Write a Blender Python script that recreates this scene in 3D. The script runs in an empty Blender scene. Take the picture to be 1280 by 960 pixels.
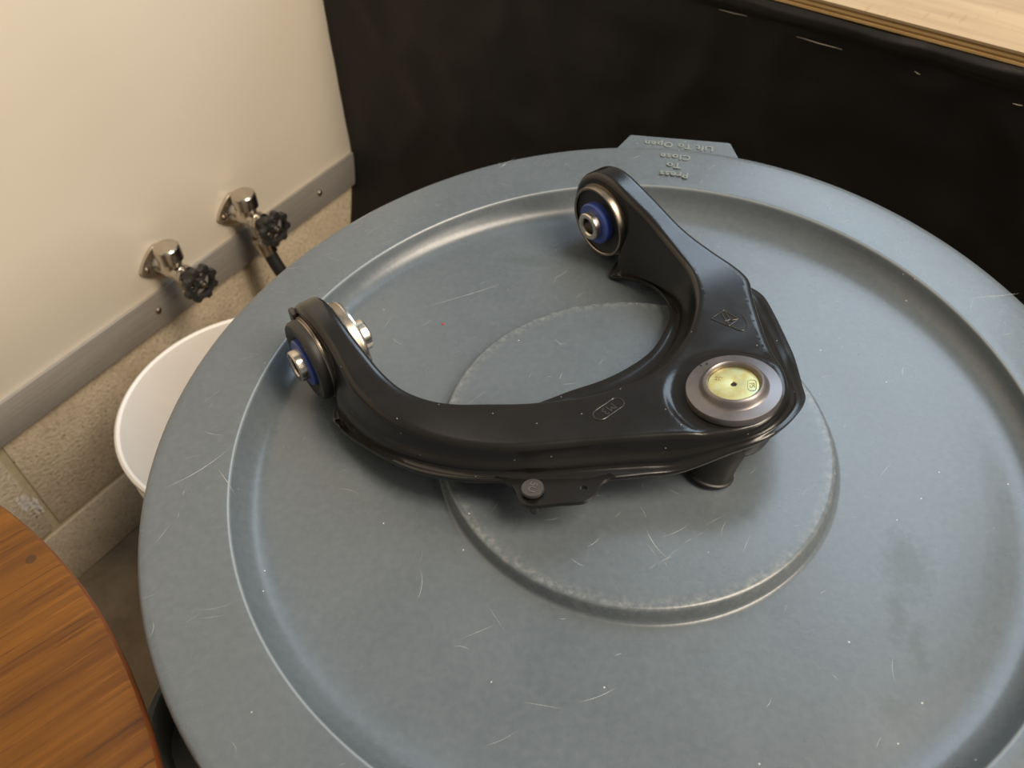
import bpy, bmesh, math, random
from math import sin, cos, pi, radians, sqrt, atan2, hypot
from mathutils import Vector, Matrix
from mathutils.geometry import delaunay_2d_cdt
from mathutils import noise as mnoise

random.seed(7)
scene = bpy.context.scene
col = scene.collection

# ------------------------------------------------------------------ camera
cam_d = bpy.data.cameras.new('camera')
cam = bpy.data.objects.new('camera', cam_d)
col.objects.link(cam)
RT = Vector((0.9807, 0.1939, -0.0252)); UP = Vector((-0.1272, 0.7304, 0.6711)); FW = Vector((-0.1486, 0.6549, -0.7410))
m3 = Matrix((RT, UP, -FW)).transposed()
cam.matrix_world = Matrix.Translation((0, -0.3226, 0.3852)) @ m3.to_4x4()
cam_d.sensor_width = 36.0
cam_d.lens = 1062.91 / 1280 * 36
cam_d.clip_start = 0.02
cam_d.dof.use_dof = True
cam_d.dof.focus_distance = 0.49
cam_d.dof.aperture_fstop = 13.0
scene.camera = cam

# ------------------------------------------------------------------ world, lights, exposure
scene.view_settings.view_transform = 'Standard'
scene.view_settings.look = 'None'
scene.view_settings.gamma = 1.0
scene.view_settings.use_curve_mapping = False
scene.view_settings.exposure = 0.0

world = bpy.data.worlds.new('room_ambience')
scene.world = world
world.use_nodes = True
bg = world.node_tree.nodes['Background']
bg.inputs['Color'].default_value = (1.0, 0.93, 0.83, 1)
bg.inputs['Strength'].default_value = 0.27


def area_light(name, loc, target, sx, sy, power, color):
    d = bpy.data.lights.new(name, 'AREA')
    d.shape = 'RECTANGLE'; d.size = sx; d.size_y = sy; d.energy = power; d.color = color
    o = bpy.data.objects.new(name, d)
    col.objects.link(o)
    o.location = loc
    o.rotation_euler = (Vector(target) - Vector(loc)).to_track_quat('-Z', 'Y').to_euler()
    return o


area_light('window_daylight', (0.80, 1.95, 2.05), (0.1, 0.0, 0.0), 1.35, 1.6, 40, (0.66, 0.83, 1.0))
area_light('ceiling_tube_and_key', (1.25, -0.25, 2.05), (-0.4, 0.1, -0.2), 0.8, 1.5, 86, (1.0, 0.85, 0.68))
area_light('ceiling_tube_and_key', (2.2, -0.75, 1.35), (-0.4, 0.3, -0.1), 1.3, 0.5, 22, (1.0, 0.85, 0.68))  # added warm side key to brighten the wall, not a ceiling fitting

# ------------------------------------------------------------------ helpers


def link_mesh(name, verts, faces, mat=None, parent=None, smooth=35, edges=()):
    me = bpy.data.meshes.new(name)
    me.from_pydata([tuple(v) for v in verts], list(edges), [tuple(f) for f in faces])
    bm = bmesh.new(); bm.from_mesh(me)
    bmesh.ops.recalc_face_normals(bm, faces=bm.faces)
    bm.to_mesh(me); bm.free()
    return link_me(name, me, mat, parent, smooth)


def link_me(name, me, mat=None, parent=None, smooth=35):
    if smooth:
        me.shade_smooth()
        me.set_sharp_from_angle(angle=radians(smooth))
    o = bpy.data.objects.new(name, me)
    col.objects.link(o)
    if mat: me.materials.append(mat)
    if parent: o.parent = parent
    return o


def empty(name, label=None, cat=None, group=None):
    o = bpy.data.objects.new(name, None)
    o.empty_display_size = 0.05
    col.objects.link(o)
    tag(o, label, cat, group)
    return o


def tag(o, label=None, cat=None, group=None, kind=None):
    if label: o['label'] = label
    if cat: o['category'] = cat
    if group: o['group'] = group
    if kind: o['kind'] = kind
    return o


def frame_from(axis, hint=(0, 0, 1)):
    z = Vector(axis).normalized()
    h = Vector(hint)
    if abs(z.dot(h)) > 0.98: h = Vector((1, 0, 0))
    x = (h - z * h.dot(z)).normalized()
    y = z.cross(x)
    return x, y, z


def lathe_data(profile, origin, axis, segs=64, hint=(0, 0, 1), rfun=None):
    """profile: list of (r, h). r == 0 collapses to one vertex."""
    x, y, z = frame_from(axis, hint)
    O = Vector(origin)
    verts, rings = [], []
    for r, h in profile:
        if r < 1e-7:
            rings.append([len(verts)]); verts.append(O + z * h)
        else:
            ids = []
            for i in range(segs):
                t = 2 * pi * i / segs
                rr = r * (rfun(t) if rfun else 1)
                ids.append(len(verts)); verts.append(O + x * (rr * cos(t)) + y * (rr * sin(t)) + z * h)
            rings.append(ids)
    faces = []
    for a, b in zip(rings[:-1], rings[1:]):
        if len(a) == 1 and len(b) == 1: continue
        for i in range(segs):
            j = (i + 1) % segs
            if len(a) == 1: faces.append((a[0], b[i], b[j]))
            elif len(b) == 1: faces.append((a[i], b[0], a[j]))
            else: faces.append((a[i], b[i], b[j], a[j]))
    return verts, faces


def lathe(name, profile, origin, axis, mat, parent=None, segs=64, smooth=35, hint=(0, 0, 1), rfun=None):
    v, f = lathe_data(profile, origin, axis, segs, hint, rfun)
    return link_mesh(name, v, f, mat, parent, smooth)


def tube_data(path, r, segs=8, closed=False, base=0):
    pts = [Vector(p) for p in path]
    n = len(pts)
    rad = r if isinstance(r, (list, tuple)) else [r] * n
    verts, faces = [], []
    prevx = None
    for i, p in enumerate(pts):
        if closed: d = pts[(i + 1) % n] - pts[i - 1]
        else: d = pts[min(i + 1, n - 1)] - pts[max(i - 1, 0)]
        d.normalize()
        if prevx is None:
            x, y, z = frame_from(d)
        else:
            x = (prevx - d * prevx.dot(d)).normalized(); y = d.cross(x)
        prevx = x
        for k in range(segs):
            t = 2 * pi * k / segs
            verts.append(p + x * (rad[i] * cos(t)) + y * (rad[i] * sin(t)))
    rng = n if closed else n - 1
    for i in range(rng):
        for k in range(segs):
            a = i * segs; b = ((i + 1) % n) * segs; k2 = (k + 1) % segs
            faces.append((base + a + k, base + b + k, base + b + k2, base + a + k2))
    if not closed:
        faces.append(tuple(base + k for k in range(segs)))
        faces.append(tuple(base + (n - 1) * segs + k for k in range(segs)))
    return verts, faces


def tube(name, path, r, mat, parent=None, segs=12, closed=False):
    v, f = tube_data(path, r, segs, closed)
    return link_mesh(name, v, f, mat, parent, 50)


def prism_data(poly, z0, z1, holes=()):
    """extrude a 2-D polygon (list of (x, y)) between z0 and z1."""
    bm = bmesh.new()
    loops = [list(poly)] + [list(h) for h in holes]
    edges = []
    for lp in loops:
        vs = [bm.verts.new((p[0], p[1], z0)) for p in lp]
        for i in range(len(vs)): edges.append(bm.edges.new((vs[i], vs[(i + 1) % len(vs)])))
    r = bmesh.ops.triangle_fill(bm, use_beauty=True, use_dissolve=False, edges=edges)
    faces = [g for g in r['geom'] if isinstance(g, bmesh.types.BMFace)]
    ex = bmesh.ops.extrude_face_region(bm, geom=faces)
    for v in [g for g in ex['geom'] if isinstance(g, bmesh.types.BMVert)]: v.co.z = z1
    bmesh.ops.recalc_face_normals(bm, faces=bm.faces)
    return bm


def prism(name, poly, z0, z1, mat, parent=None, holes=(), matrix=None, bevel=0.0, smooth=30):
    bm = prism_data(poly, z0, z1, holes)
    if bevel:
        es = [e for e in bm.edges if len(e.link_faces) == 2 and e.calc_face_angle(0) > 0.7]
        bmesh.ops.bevel(bm, geom=es, offset=bevel, segments=2, affect='EDGES', profile=0.5)
    if matrix: bm.transform(matrix)
    me = bpy.data.meshes.new(name); bm.to_mesh(me); bm.free()
    return link_me(name, me, mat, parent, smooth)


def box_me(name, sx, sy, sz, bevel=0.0, seg=2):
    bm = bmesh.new()
    bmesh.ops.create_cube(bm, size=1.0)
    bmesh.ops.scale(bm, vec=(sx, sy, sz), verts=bm.verts)
    if bevel: bmesh.ops.bevel(bm, geom=bm.edges[:], offset=bevel, segments=seg, affect='EDGES', profile=0.5)
    me = bpy.data.meshes.new(name); bm.to_mesh(me); bm.free()
    return me


def box(name, lo, hi, mat, parent=None, bevel=0.0, matrix=None):
    me = box_me(name, hi[0] - lo[0], hi[1] - lo[1], hi[2] - lo[2], bevel)
    c = Vector([(a + b) / 2 for a, b in zip(lo, hi)])
    me.transform((matrix or Matrix.Identity(4)) @ Matrix.Translation(c))
    return link_me(name, me, mat, parent, 40)


def text_mesh(name, body, size, depth, matrix, mat, parent=None, spacing=1.0, bold=0.0):
    cu = bpy.data.curves.new(name, 'FONT')
    cu.body = body; cu.size = size; cu.align_x = 'CENTER'; cu.align_y = 'CENTER'
    cu.extrude = depth; cu.space_character = spacing; cu.offset = bold; cu.resolution_u = 3
    tmp = bpy.data.objects.new(name + '_tmp', cu)
    col.objects.link(tmp)
    dg = bpy.context.evaluated_depsgraph_get()
    me = bpy.data.meshes.new_from_object(tmp.evaluated_get(dg))
    bpy.data.objects.remove(tmp); bpy.data.curves.remove(cu)
    me.name = name
    me.transform(matrix)
    me.materials.clear()
    return link_me(name, me, mat, parent, 0)


def catmull(ctrl, closed=True, step=0.004, dim=2):
    """sample a Catmull-Rom spline through tuples; spacing measured on the first dim comps."""
    n = len(ctrl); out = []
    rng = n if closed else n - 1
    for i in range(rng):
        g = lambda k: ctrl[k % n] if closed else ctrl[max(0, min(n - 1, k))]
        p0, p1, p2, p3 = g(i - 1), g(i), g(i + 1), g(i + 2)
        L = sqrt(sum((p2[k] - p1[k]) ** 2 for k in range(dim)))
        m = max(1, int(round(L / step)))
        t0 = 0.0
        d = [max(1e-6, sqrt(sum((b[k] - a[k]) ** 2 for k in range(dim)))) ** 0.5 for a, b in ((p0, p1), (p1, p2), (p2, p3))]
        for j in range(m):
            t = j / m
            # centripetal form through hermite tangents
            r = []
            for k in range(len(p1)):
                m1 = (p2[k] - p1[k]) - d[1] * ((p2[k] - p0[k]) / (d[0] + d[1]) - (p1[k] - p0[k]) / d[0]) if d[0] > 2e-3 else p2[k] - p1[k]
                m2 = (p2[k] - p1[k]) - d[1] * ((p3[k] - p1[k]) / (d[1] + d[2]) - (p3[k] - p2[k]) / d[2]) if d[2] > 2e-3 else p2[k] - p1[k]
                h00 = 2 * t ** 3 - 3 * t ** 2 + 1; h10 = t ** 3 - 2 * t ** 2 + t
                h01 = -2 * t ** 3 + 3 * t ** 2; h11 = t ** 3 - t ** 2
                r.append(h00 * p1[k] + h10 * m1 + h01 * p2[k] + h11 * m2)
            out.append(tuple(r))
    if not closed: out.append(tuple(ctrl[-1]))
    return out


def sstep(a, b, x):
    t = max(0.0, min(1.0, (x - a) / (b - a)))
    return t * t * (3 - 2 * t)


def interp(x, xs, ys):
    if x <= xs[0]: return ys[0]
    for i in range(len(xs) - 1):
        if x <= xs[i + 1]:
            return ys[i] + (ys[i + 1] - ys[i]) * (x - xs[i]) / (xs[i + 1] - xs[i])
    return ys[-1]


def hermite(x, xs, ys, s0=None):
    """smooth interpolation with finite-difference slopes."""
    n = len(xs)
    if x <= xs[0]: return ys[0]
    if x >= xs[-1]: return ys[-1]
    sl = []
    for i in range(n):
        if i == 0: sl.append(0.0 if s0 is None else s0)
        elif i == n - 1: sl.append(0.0)
        else: sl.append((ys[i + 1] - ys[i - 1]) / (xs[i + 1] - xs[i - 1]))
    for i in range(n - 1):
        if x <= xs[i + 1]:
            h = xs[i + 1] - xs[i]; t = (x - xs[i]) / h
            return ((2 * t ** 3 - 3 * t ** 2 + 1) * ys[i] + (t ** 3 - 2 * t ** 2 + t) * h * sl[i]
                    + (-2 * t ** 3 + 3 * t ** 2) * ys[i + 1] + (t ** 3 - t ** 2) * h * sl[i + 1])


# ------------------------------------------------------------------ materials
class NT:
    def __init__(s, name):
        s.m = bpy.data.materials.new(name); s.m.use_nodes = True
        s.t = s.m.node_tree; s.b = s.t.nodes['Principled BSDF']
        s.co = s.t.nodes.new('ShaderNodeTexCoord')

    def n(s, kind, **kw):
        x = s.t.nodes.new(kind)
        for k, v in kw.items(): setattr(x, k, v)
        return x

    def l(s, a, b): s.t.links.new(a, b)

    def set(s, **kw):
        for k, v in kw.items():
            s.b.inputs[k.replace('_', ' ')].default_value = v
        return s

    def mapping(s, scale=(1, 1, 1), rot=(0, 0, 0), loc=(0, 0, 0), src=None):
        mp = s.n('ShaderNodeMapping')
        mp.inputs['Scale'].default_value = scale; mp.inputs['Rotation'].default_value = rot; mp.inputs['Location'].default_value = loc
        s.l(src or s.co.outputs['Object'], mp.inputs['Vector'])
        return mp.outputs['Vector']

    def grain(s, ang, scale):
        return s.mapping(scale=scale, src=s.mapping(rot=(0, 0, -ang)))

    def noise(s, scale, detail=4, rough=0.55, vec=None, dist=0.0):
        x = s.n('ShaderNodeTexNoise')
        x.inputs['Scale'].default_value = scale; x.inputs['Detail'].default_value = detail
        x.inputs['Roughness'].default_value = rough; x.inputs['Distortion'].default_value = dist
        s.l(vec or s.co.outputs['Object'], x.inputs['Vector'])
        return x.outputs['Fac']

    def voronoi(s, scale, vec=None, feature='F1'):
        x = s.n('ShaderNodeTexVoronoi', feature=feature)
        x.inputs['Scale'].default_value = scale
        s.l(vec or s.co.outputs['Object'], x.inputs['Vector'])
        return x

    def ramp(s, fac, stops):
        x = s.n('ShaderNodeValToRGB')
        e = x.color_ramp.elements
        while len(e) < len(stops): e.new(0.5)
        for k, (p, c) in enumerate(stops):
            e[k].position = p; e[k].color = c if len(c) == 4 else (*c, 1)
        s.l(fac, x.inputs['Fac'])
        return x.outputs['Color']

    def maprange(s, v, a, b, c=0.0, d=1.0):
        x = s.n('ShaderNodeMapRange')
        x.inputs['From Min'].default_value = a; x.inputs['From Max'].default_value = b
        x.inputs['To Min'].default_value = c; x.inputs['To Max'].default_value = d
        s.l(v, x.inputs['Value'])
        return x.outputs['Result']

    def math(s, op, a, b=None):
        x = s.n('ShaderNodeMath', operation=op)
        for i, v in enumerate((a, b)):
            if v is None: continue
            if isinstance(v, (int, float)): x.inputs[i].default_value = v
            else: s.l(v, x.inputs[i])
        return x.outputs['Value']

    def mix(s, fac, a, b, mode='MIX'):
        x = s.n('ShaderNodeMix', data_type='RGBA', blend_type=mode)
        for sock, v in ((x.inputs[0], fac), (x.inputs[6], a), (x.inputs[7], b)):
            if isinstance(v, (int, float)): sock.default_value = v
            elif isinstance(v, tuple): sock.default_value = v if len(v) == 4 else (*v, 1)
            else: s.l(v, sock)
        return x.outputs[2]

    def color(s, v): s.l(v, s.b.inputs['Base Color']); return s

    def rough(s, v): s.l(v, s.b.inputs['Roughness']); return s

    def bump(s, h, strength=0.3, dist=0.001):
        x = s.n('ShaderNodeBump')
        x.inputs['Strength'].default_value = strength; x.inputs['Distance'].default_value = dist
        s.l(h, x.inputs['Height']); s.l(x.outputs['Normal'], s.b.inputs['Normal'])
        return s


def rgb(r, g, b):
    f = lambda c: (c / 255 / 12.92) if c / 255 <= 0.04045 else ((c / 255 + 0.055) / 1.055) ** 2.4
    return (f(r), f(g), f(b), 1)


def simple(name, c, rough=0.5, metal=0.0, var=0.0, scale=60, bump=0.0):
    t = NT(name)
    t.set(Roughness=rough, Metallic=metal)
    if var:
        n = t.noise(scale, 5)
        dk = tuple(x * (1 - var) for x in c[:3]); lt = tuple(min(1, x * (1 + var)) for x in c[:3])
        t.color(t.ramp(n, [(0.3, dk), (0.7, lt)]))
        t.rough(t.maprange(n, 0.3, 0.7, rough * 0.88, rough * 1.12))
        if bump: t.bump(n, bump, 0.0006)
    else:
        t.set(Base_Color=c)
    return t.m


# blue-grey moulded plastic with scuffs, scratches, dirt marks
t = NT('lid_plastic')
t.set(Roughness=0.42); t.b.inputs['Specular IOR Level'].default_value = 0.5
base = t.ramp(t.noise(9, 6, 0.6), [(0.3, rgb(78, 86, 92)), (0.7, rgb(85, 93, 99))])
fine = t.noise(240, 3, 0.6)
base = t.mix(t.maprange(fine, 0.35, 0.75, 0, 0.10), base, rgb(134, 140, 142))
# scuffed whitish edges of the raised disc
sep = t.n('ShaderNodeSeparateXYZ'); t.l(t.co.outputs['Object'], sep.inputs[0])
rad = t.math('SQRT', t.math('ADD', t.math('POWER', sep.outputs[0], 2.0), t.math('POWER', sep.outputs[1], 2.0)))
ring = t.math('SUBTRACT', 1.0, t.maprange(t.math('ABSOLUTE', t.math('SUBTRACT', rad, 0.1120)), 0.0, 0.0055))
scuff = t.math('MULTIPLY', ring, t.maprange(t.noise(260, 5, 0.75), 0.44, 0.70))
base = t.mix(t.math('MULTIPLY', scuff, 0.28), base, rgb(176, 176, 168))
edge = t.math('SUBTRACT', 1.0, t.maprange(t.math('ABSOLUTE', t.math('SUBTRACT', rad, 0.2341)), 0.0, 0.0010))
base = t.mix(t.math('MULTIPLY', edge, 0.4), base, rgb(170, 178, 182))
# greasy smudges
st = None
for (x, y, sx, sy, ro) in ((0.142, -0.088, 0.006, 0.018, 0.45), (0.150, -0.103, 0.005, 0.016, 0.5), (0.150, -0.058, 0.014, 0.024, 0.2), (0.137, -0.139, 0.010, 0.008, 0), (0.066, -0.046, 0.006, 0.005, 0), (-0.09, 0.155, 0.02, 0.008, 0.3)):
    v = t.mapping(scale=(1 / sx, 1 / sy, 0.001), rot=(0, 0, 0), loc=(-x / sx, -y / sy, 0))
    ln = t.n('ShaderNodeVectorMath', operation='LENGTH'); t.l(v, ln.inputs[0])
    q = t.maprange(t.math('ADD', ln.outputs['Value'], t.math('MULTIPLY', t.noise(120, 4, 0.7), 1.6)), 1.95, 1.15)
    st = q if st is None else t.math('MAXIMUM', st, q)
base = t.mix(t.math('MULTIPLY', st, 0.45), base, rgb(66, 74, 74))
# specks of grit and paint
vo = t.voronoi(95)
sp = t.math('MULTIPLY', t.math('LESS_THAN', vo.outputs['Distance'], 0.045), t.math('GREATER_THAN', t.noise(33, 0, 0.5), 0.62))
base = t.mix(t.math('MULTIPLY', sp, 0.7), base, rgb(190, 190, 182))
t.color(base)
t.rough(t.math('ADD', t.maprange(t.noise(18, 6, 0.65), 0.3, 0.7, 0.25, 0.32), t.math('MULTIPLY', st, 0.05)))
t.bump(t.noise(420, 2, 0.5), 0.10, 0.0004)
M_LID = t.m

# black e-coat on the stamped arm
t = NT('black_paint')
vo = t.voronoi(210); gate = t.noise(60, 1, 0.5)
dust = t.math('MULTIPLY', t.math('LESS_THAN', vo.outputs['Distance'], 0.085), t.math('GREATER_THAN', gate, 0.60))
bs = t.ramp(t.noise(35, 5, 0.6), [(0.3, (0.0060, 0.0056, 0.0054)), (0.7, (0.0095, 0.0088, 0.0083))])
t.color(t.mix(t.math('MULTIPLY', dust, 0.7), bs, rgb(150, 146, 138)))
t.rough(t.maprange(t.noise(45, 5, 0.6), 0.3, 0.7, 0.19, 0.27))
t.b.inputs['Specular IOR Level'].default_value = 0.45
t.bump(t.noise(500, 2, 0.5), 0.06, 0.0003)
M_BLACK = t.m
M_MARK = simple('stamped_mark_lit', (0.03, 0.029, 0.028, 1), 0.22)  # slightly lighter black imitates light caught on the stamped edges
M_PHOS = simple('phosphated_steel', rgb(116, 112, 113), 0.40, 0.8, 0.10, 90)
M_BOLT = simple('dark_bolt_steel', rgb(82, 78, 76), 0.42, 0.7, 0.1, 90)
M_RUB = simple('black_rubber', (0.014, 0.0135, 0.013, 1), 0.5, 0, 0.25, 120, 0.15)
M_BLUE = simple('blue_nylon', rgb(58, 78, 150), 0.38, 0, 0.08, 80)
M_STEEL = simple('turned_steel', rgb(196, 190, 180), 0.24, 1.0, 0.05, 120)
M_BRASSY = simple('bronze_ring', rgb(146, 136, 124), 0.36, 1.0, 0.1, 120)
t = NT('yellow_zinc'); t.set(Metallic=1.0)
t.color(t.ramp(t.noise(95, 3, 0.6), [(0.32, rgb(222, 200, 130)), (0.5, rgb(232, 222, 160)), (0.68, rgb(206, 214, 176))]))
t.rough(t.maprange(t.noise(60, 4), 0.3, 0.7, 0.30, 0.42))
M_ZINC = t.m
M_ZMARK = simple('zinc_stamp', rgb(128, 120, 76), 0.5, 0.7)
M_DARK = simple('dark_hole', (0.004, 0.004, 0.004, 1), 0.7)

# wall
t = NT('panel_white')
t.color(t.ramp(t.noise(3, 4, 0.5), [(0.3, rgb(222, 212, 194)), (0.7, rgb(228, 219, 202))]))
t.set(Roughness=0.34); t.bump(t.noise(60, 3, 0.5), 0.05, 0.001)
M_PANEL = t.m
t = NT('concrete_block')
n1 = t.noise(14, 6, 0.65); n2 = t.noise(190, 4, 0.7)
c = t.ramp(n1, [(0.28, rgb(176, 160, 136)), (0.72, rgb(206, 190, 164))])
c = t.mix(t.maprange(n2, 0.50, 0.72, 0, 0.6), c, rgb(214, 203, 182))
c = t.mix(t.maprange(n2, 0.46, 0.30, 0, 0.55), c, rgb(122, 106, 84))
vo = t.voronoi(60)
pit = t.math('MULTIPLY', t.math('LESS_THAN', vo.outputs['Distance'], 0.10), t.math('GREATER_THAN', t.noise(17, 1, 0.5), 0.52))
c = t.mix(t.math('MULTIPLY', pit, 0.7), c, rgb(74, 62, 50))
t.color(c); t.set(Roughness=0.92); t.bump(t.math('SUBTRACT', n2, pit), 0.8, 0.004)
M_BLOCK = t.m
M_MORTAR = simple('mortar', rgb(176, 164, 136), 0.95, 0, 0.12, 90, 0.3)
M_WHITE_SPLASH = simple('white_paint_splash', rgb(206, 202, 194), 0.7)
t = NT('aluminium_strip'); t.set(Metallic=0.45)
v = t.mapping(scale=(3, 3, 160))
n = t.noise(4, 6, 0.7, v)
t.color(t.ramp(n, [(0.3, rgb(156, 150, 144)), (0.7, rgb(182, 177, 170))])); t.rough(t.maprange(t.noise(20, 4), 0.3, 0.7, 0.36, 0.5))
M_ALU = t.m
M_SCREW = simple('screw_steel', rgb(150, 138, 122), 0.35, 1.0)
t = NT('floor_concrete')
t.color(t.ramp(t.noise(11, 7, 0.7), [(0.3, rgb(98, 84, 66)), (0.7, rgb(136, 120, 98))])); t.set(Roughness=0.85); t.bump(t.noise(120, 4), 0.4, 0.002)
M_FLOOR = t.m
M_CHROME = simple('worn_chrome', rgb(206, 198, 186), 0.24, 1.0, 0.12, 70)
M_VHANDLE = simple('black_valve_handle', (0.022, 0.021, 0.02, 1), 0.4, 0, 0.2, 100)
M_HOSE = simple('black_hose', (0.012, 0.012, 0.012, 1), 0.5)
M_BUCKET = simple('white_plastic', rgb(236, 230, 222), 0.42, 0, 0.03, 12)
M_CAN = simple('grey_can_plastic', rgb(86, 88, 86), 0.5, 0, 0.08, 30)

# curtain
t = NT('black_cloth')
wv = t.noise(900, 2, 0.5)
t.color(t.ramp(t.noise(6, 5, 0.6), [(0.3, (0.0022, 0.0018, 0.0016)), (0.7, (0.0040, 0.0033, 0.0030))]))
t.set(Roughness=0.52); t.b.inputs['Specular IOR Level'].default_value = 0.32
t.b.inputs['Sheen Weight'].default_value = 0.02
t.bump(t.math('ADD', wv, t.math('MULTIPLY', t.noise(9, 4, 0.55), 8.0)), 0.25, 0.0012)
M_CLOTH = t.m
M_CREASE = simple('crease_light', rgb(170, 160, 148), 0.8)

# plywood
t = NT('plywood_face')
v = t.grain(radians(-26.5), (2.2, 22, 22))
c = t.ramp(t.noise(2.2, 7, 0.62, v, 0.6), [(0.3, rgb(150, 126, 92)), (0.55, rgb(166, 143, 108)), (0.75, rgb(176, 155, 120))])
c = t.mix(t.math('MULTIPLY', t.math('LESS_THAN', t.noise(34, 2, 0.5, t.grain(radians(-26.5 + 90), (0.7, 5, 5))), 0.33), 0.4), c, rgb(146, 112, 70))
t.color(c); t.set(Roughness=0.6); t.bump(t.noise(60, 5, 0.6, v), 0.08, 0.001)
M_PLY = t.m
t = NT('plywood_veneer_pale')
v = t.mapping(scale=(8, 8, 300)); t.color(t.ramp(t.noise(3, 6, 0.7, v), [(0.3, rgb(176, 142, 90)), (0.7, rgb(204, 172, 118))])); t.set(Roughness=0.7)
M_PLYA = t.m
t = NT('plywood_veneer_brown')
v = t.mapping(scale=(8, 8, 300)); t.color(t.ramp(t.noise(3, 6, 0.7, v), [(0.3, rgb(128, 96, 56)), (0.7, rgb(160, 126, 78))])); t.set(Roughness=0.7)
M_PLYB = t.m

# oiled wood of the round table, grain along 51 degrees
t = NT('table_wood')
gr = radians(51.3)
v = t.grain(gr, (2.2, 30, 8))
n1 = t.noise(2.2, 8, 0.66, v, 0.5)
v2 = t.grain(gr, (14, 330, 30))
n2 = t.noise(1.0, 4, 0.6, v2)
c = t.ramp(n1, [(0.26, rgb(58, 31, 5)), (0.45, rgb(86, 50, 8)), (0.6, rgb(102, 62, 11)), (0.8, rgb(120, 76, 17))])
c = t.mix(t.maprange(n2, 0.58, 0.66, 0, 0.8), c, rgb(56, 28, 10))
c = t.mix(t.maprange(n2, 0.40, 0.33, 0, 0.3), c, rgb(138, 88, 34))
kn = t.math('MULTIPLY', t.math('LESS_THAN', t.voronoi(17).outputs['Distance'], 0.055), t.math('GREATER_THAN', t.noise(8, 1), 0.52))
c = t.mix(t.math('MULTIPLY', kn, 0.75), c, rgb(58, 36, 20))
t.color(c); t.rough(t.maprange(n1, 0.3, 0.7, 0.42, 0.55)); t.b.inputs['Specular IOR Level'].default_value = 0.3; t.bump(n2, 0.12, 0.0006)
M_TABLE = t.m
M_TEDGE = simple('table_edge_wood', rgb(104, 58, 28), 0.5, 0, 0.2, 40)
M_LEG = simple('dark_table_steel', (0.02, 0.02, 0.02, 1), 0.4)

# ------------------------------------------------------------------ setting: left wall frame
ZF = -0.72
WN = Vector((cos(-0.4016), sin(-0.4016), 0))         # wall normal, into the room
WT = Vector((-WN.y, WN.x, 0))                        # along the wall
WMAT = Matrix((( WN.x, WT.x, 0, WN.x * -0.7769), (WN.y, WT.y, 0, WN.y * -0.7769), (0, 0, 1, 0), (0, 0, 0, 1)))  # local (off, t, z)

floor = box('floor', (-1.9, -2.2, ZF - 0.05), (2.6, 2.6, ZF), M_FLOOR)
tag(floor, 'stained brown concrete floor', None, None, 'structure')

wall = box('wall_left', (-0.15, -2.0, ZF), (-0.004, 0.62, 1.5), M_MORTAR, matrix=WMAT)
tag(wall, 'left wall of concrete blocks below an off-white panel', None, None, 'structure')
# blocks: 0.406 x 0.193 faces with 10 mm joints
blocks = []


def block(t0, t1, z0, z1):
    key = (round(t1 - t0, 3), round(z1 - z0, 3))
    for k, me in blocks:
        if k == key: break
    else:
        me = box_me('block', 0.012, t1 - t0, z1 - z0, 0.0022, 2)
        me.materials.append(M_BLOCK); me.shade_smooth(); me.set_sharp_from_angle(angle=radians(40))
        blocks.append((key, me))
    o = bpy.data.objects.new('block', me)
    col.objects.link(o); o.parent = wall
    o.matrix_world = WMAT @ Matrix.Translation((-0.006 + random.uniform(-0.0006, 0.0006), (t0 + t1) / 2, (z0 + z1) / 2))
    return o


for k in range(-3, 2):
    tj = -0.132 + 0.417 * k
    block(tj + 0.005, min(tj + 0.412, 0.615), -0.603, -0.408)
    block(tj + 0.2135, min(tj + 0.6205, 0.615), ZF + 0.001, -0.612)
panel = box('panel', (-0.004, -2.0, -0.385), (0.003, 0.61, 1.49), M_PANEL, wall, 0.001, WMAT)
# white paint splash on the block by the vertical joint
yz = WMAT @ Matrix(((0, 0, 1, 0), (1, 0, 0, 0), (0, 1, 0, 0), (0, 0, 0, 1)))
rs = random.Random(3)
for k in range(26):
    q = rs.random()
    tt = -0.150 + 0.016 * q + rs.gauss(0, 0.0045); zz = -0.522 - 0.040 * q + rs.gauss(0, 0.006)
    w = rs.uniform(0.0008, 0.0034); h = w * rs.uniform(0.8, 2.4); ro = rs.uniform(-0.8, 0.8)
    poly = []
    for i in range(12):
        a = 2 * pi * i / 12; g = 1 + rs.uniform(-0.3, 0.3)
        x, y = w * cos(a) * g, h * sin(a) * g
        poly.append((tt + x * cos(ro) - y * sin(ro), zz + x * sin(ro) + y * cos(ro)))
    prism('paint_splash', poly, 0.0, 0.0005, M_WHITE_SPLASH, wall, matrix=yz, smooth=0)

strip = box('trim_1', (0.003, -2.0, -0.4241), (0.0075, 0.61, -0.3694), M_ALU, None, 0.0008, WMAT)
tag(strip, 'flat aluminium bar screwed along the bottom edge of the white wall panel', None, None, 'structure')
v, f = lathe_data([(0.0048, 0), (0.0046, 0.001), (0.0034, 0.0024), (0.0012, 0.0030), (0, 0.0030)], (0, 0, 0), (1, 0, 0), 16)
sme = None
for tt in (-0.55, -0.195, 0.127, 0.448):
    if sme is None:
        s0 = link_mesh('screw', v, f, M_SCREW, strip); sme = s0.data
    else:
        s0 = bpy.data.objects.new('screw', sme); col.objects.link(s0); s0.parent = strip
    s0.matrix_world = WMAT @ Matrix.Translation((0.0073, tt, -0.396))

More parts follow.
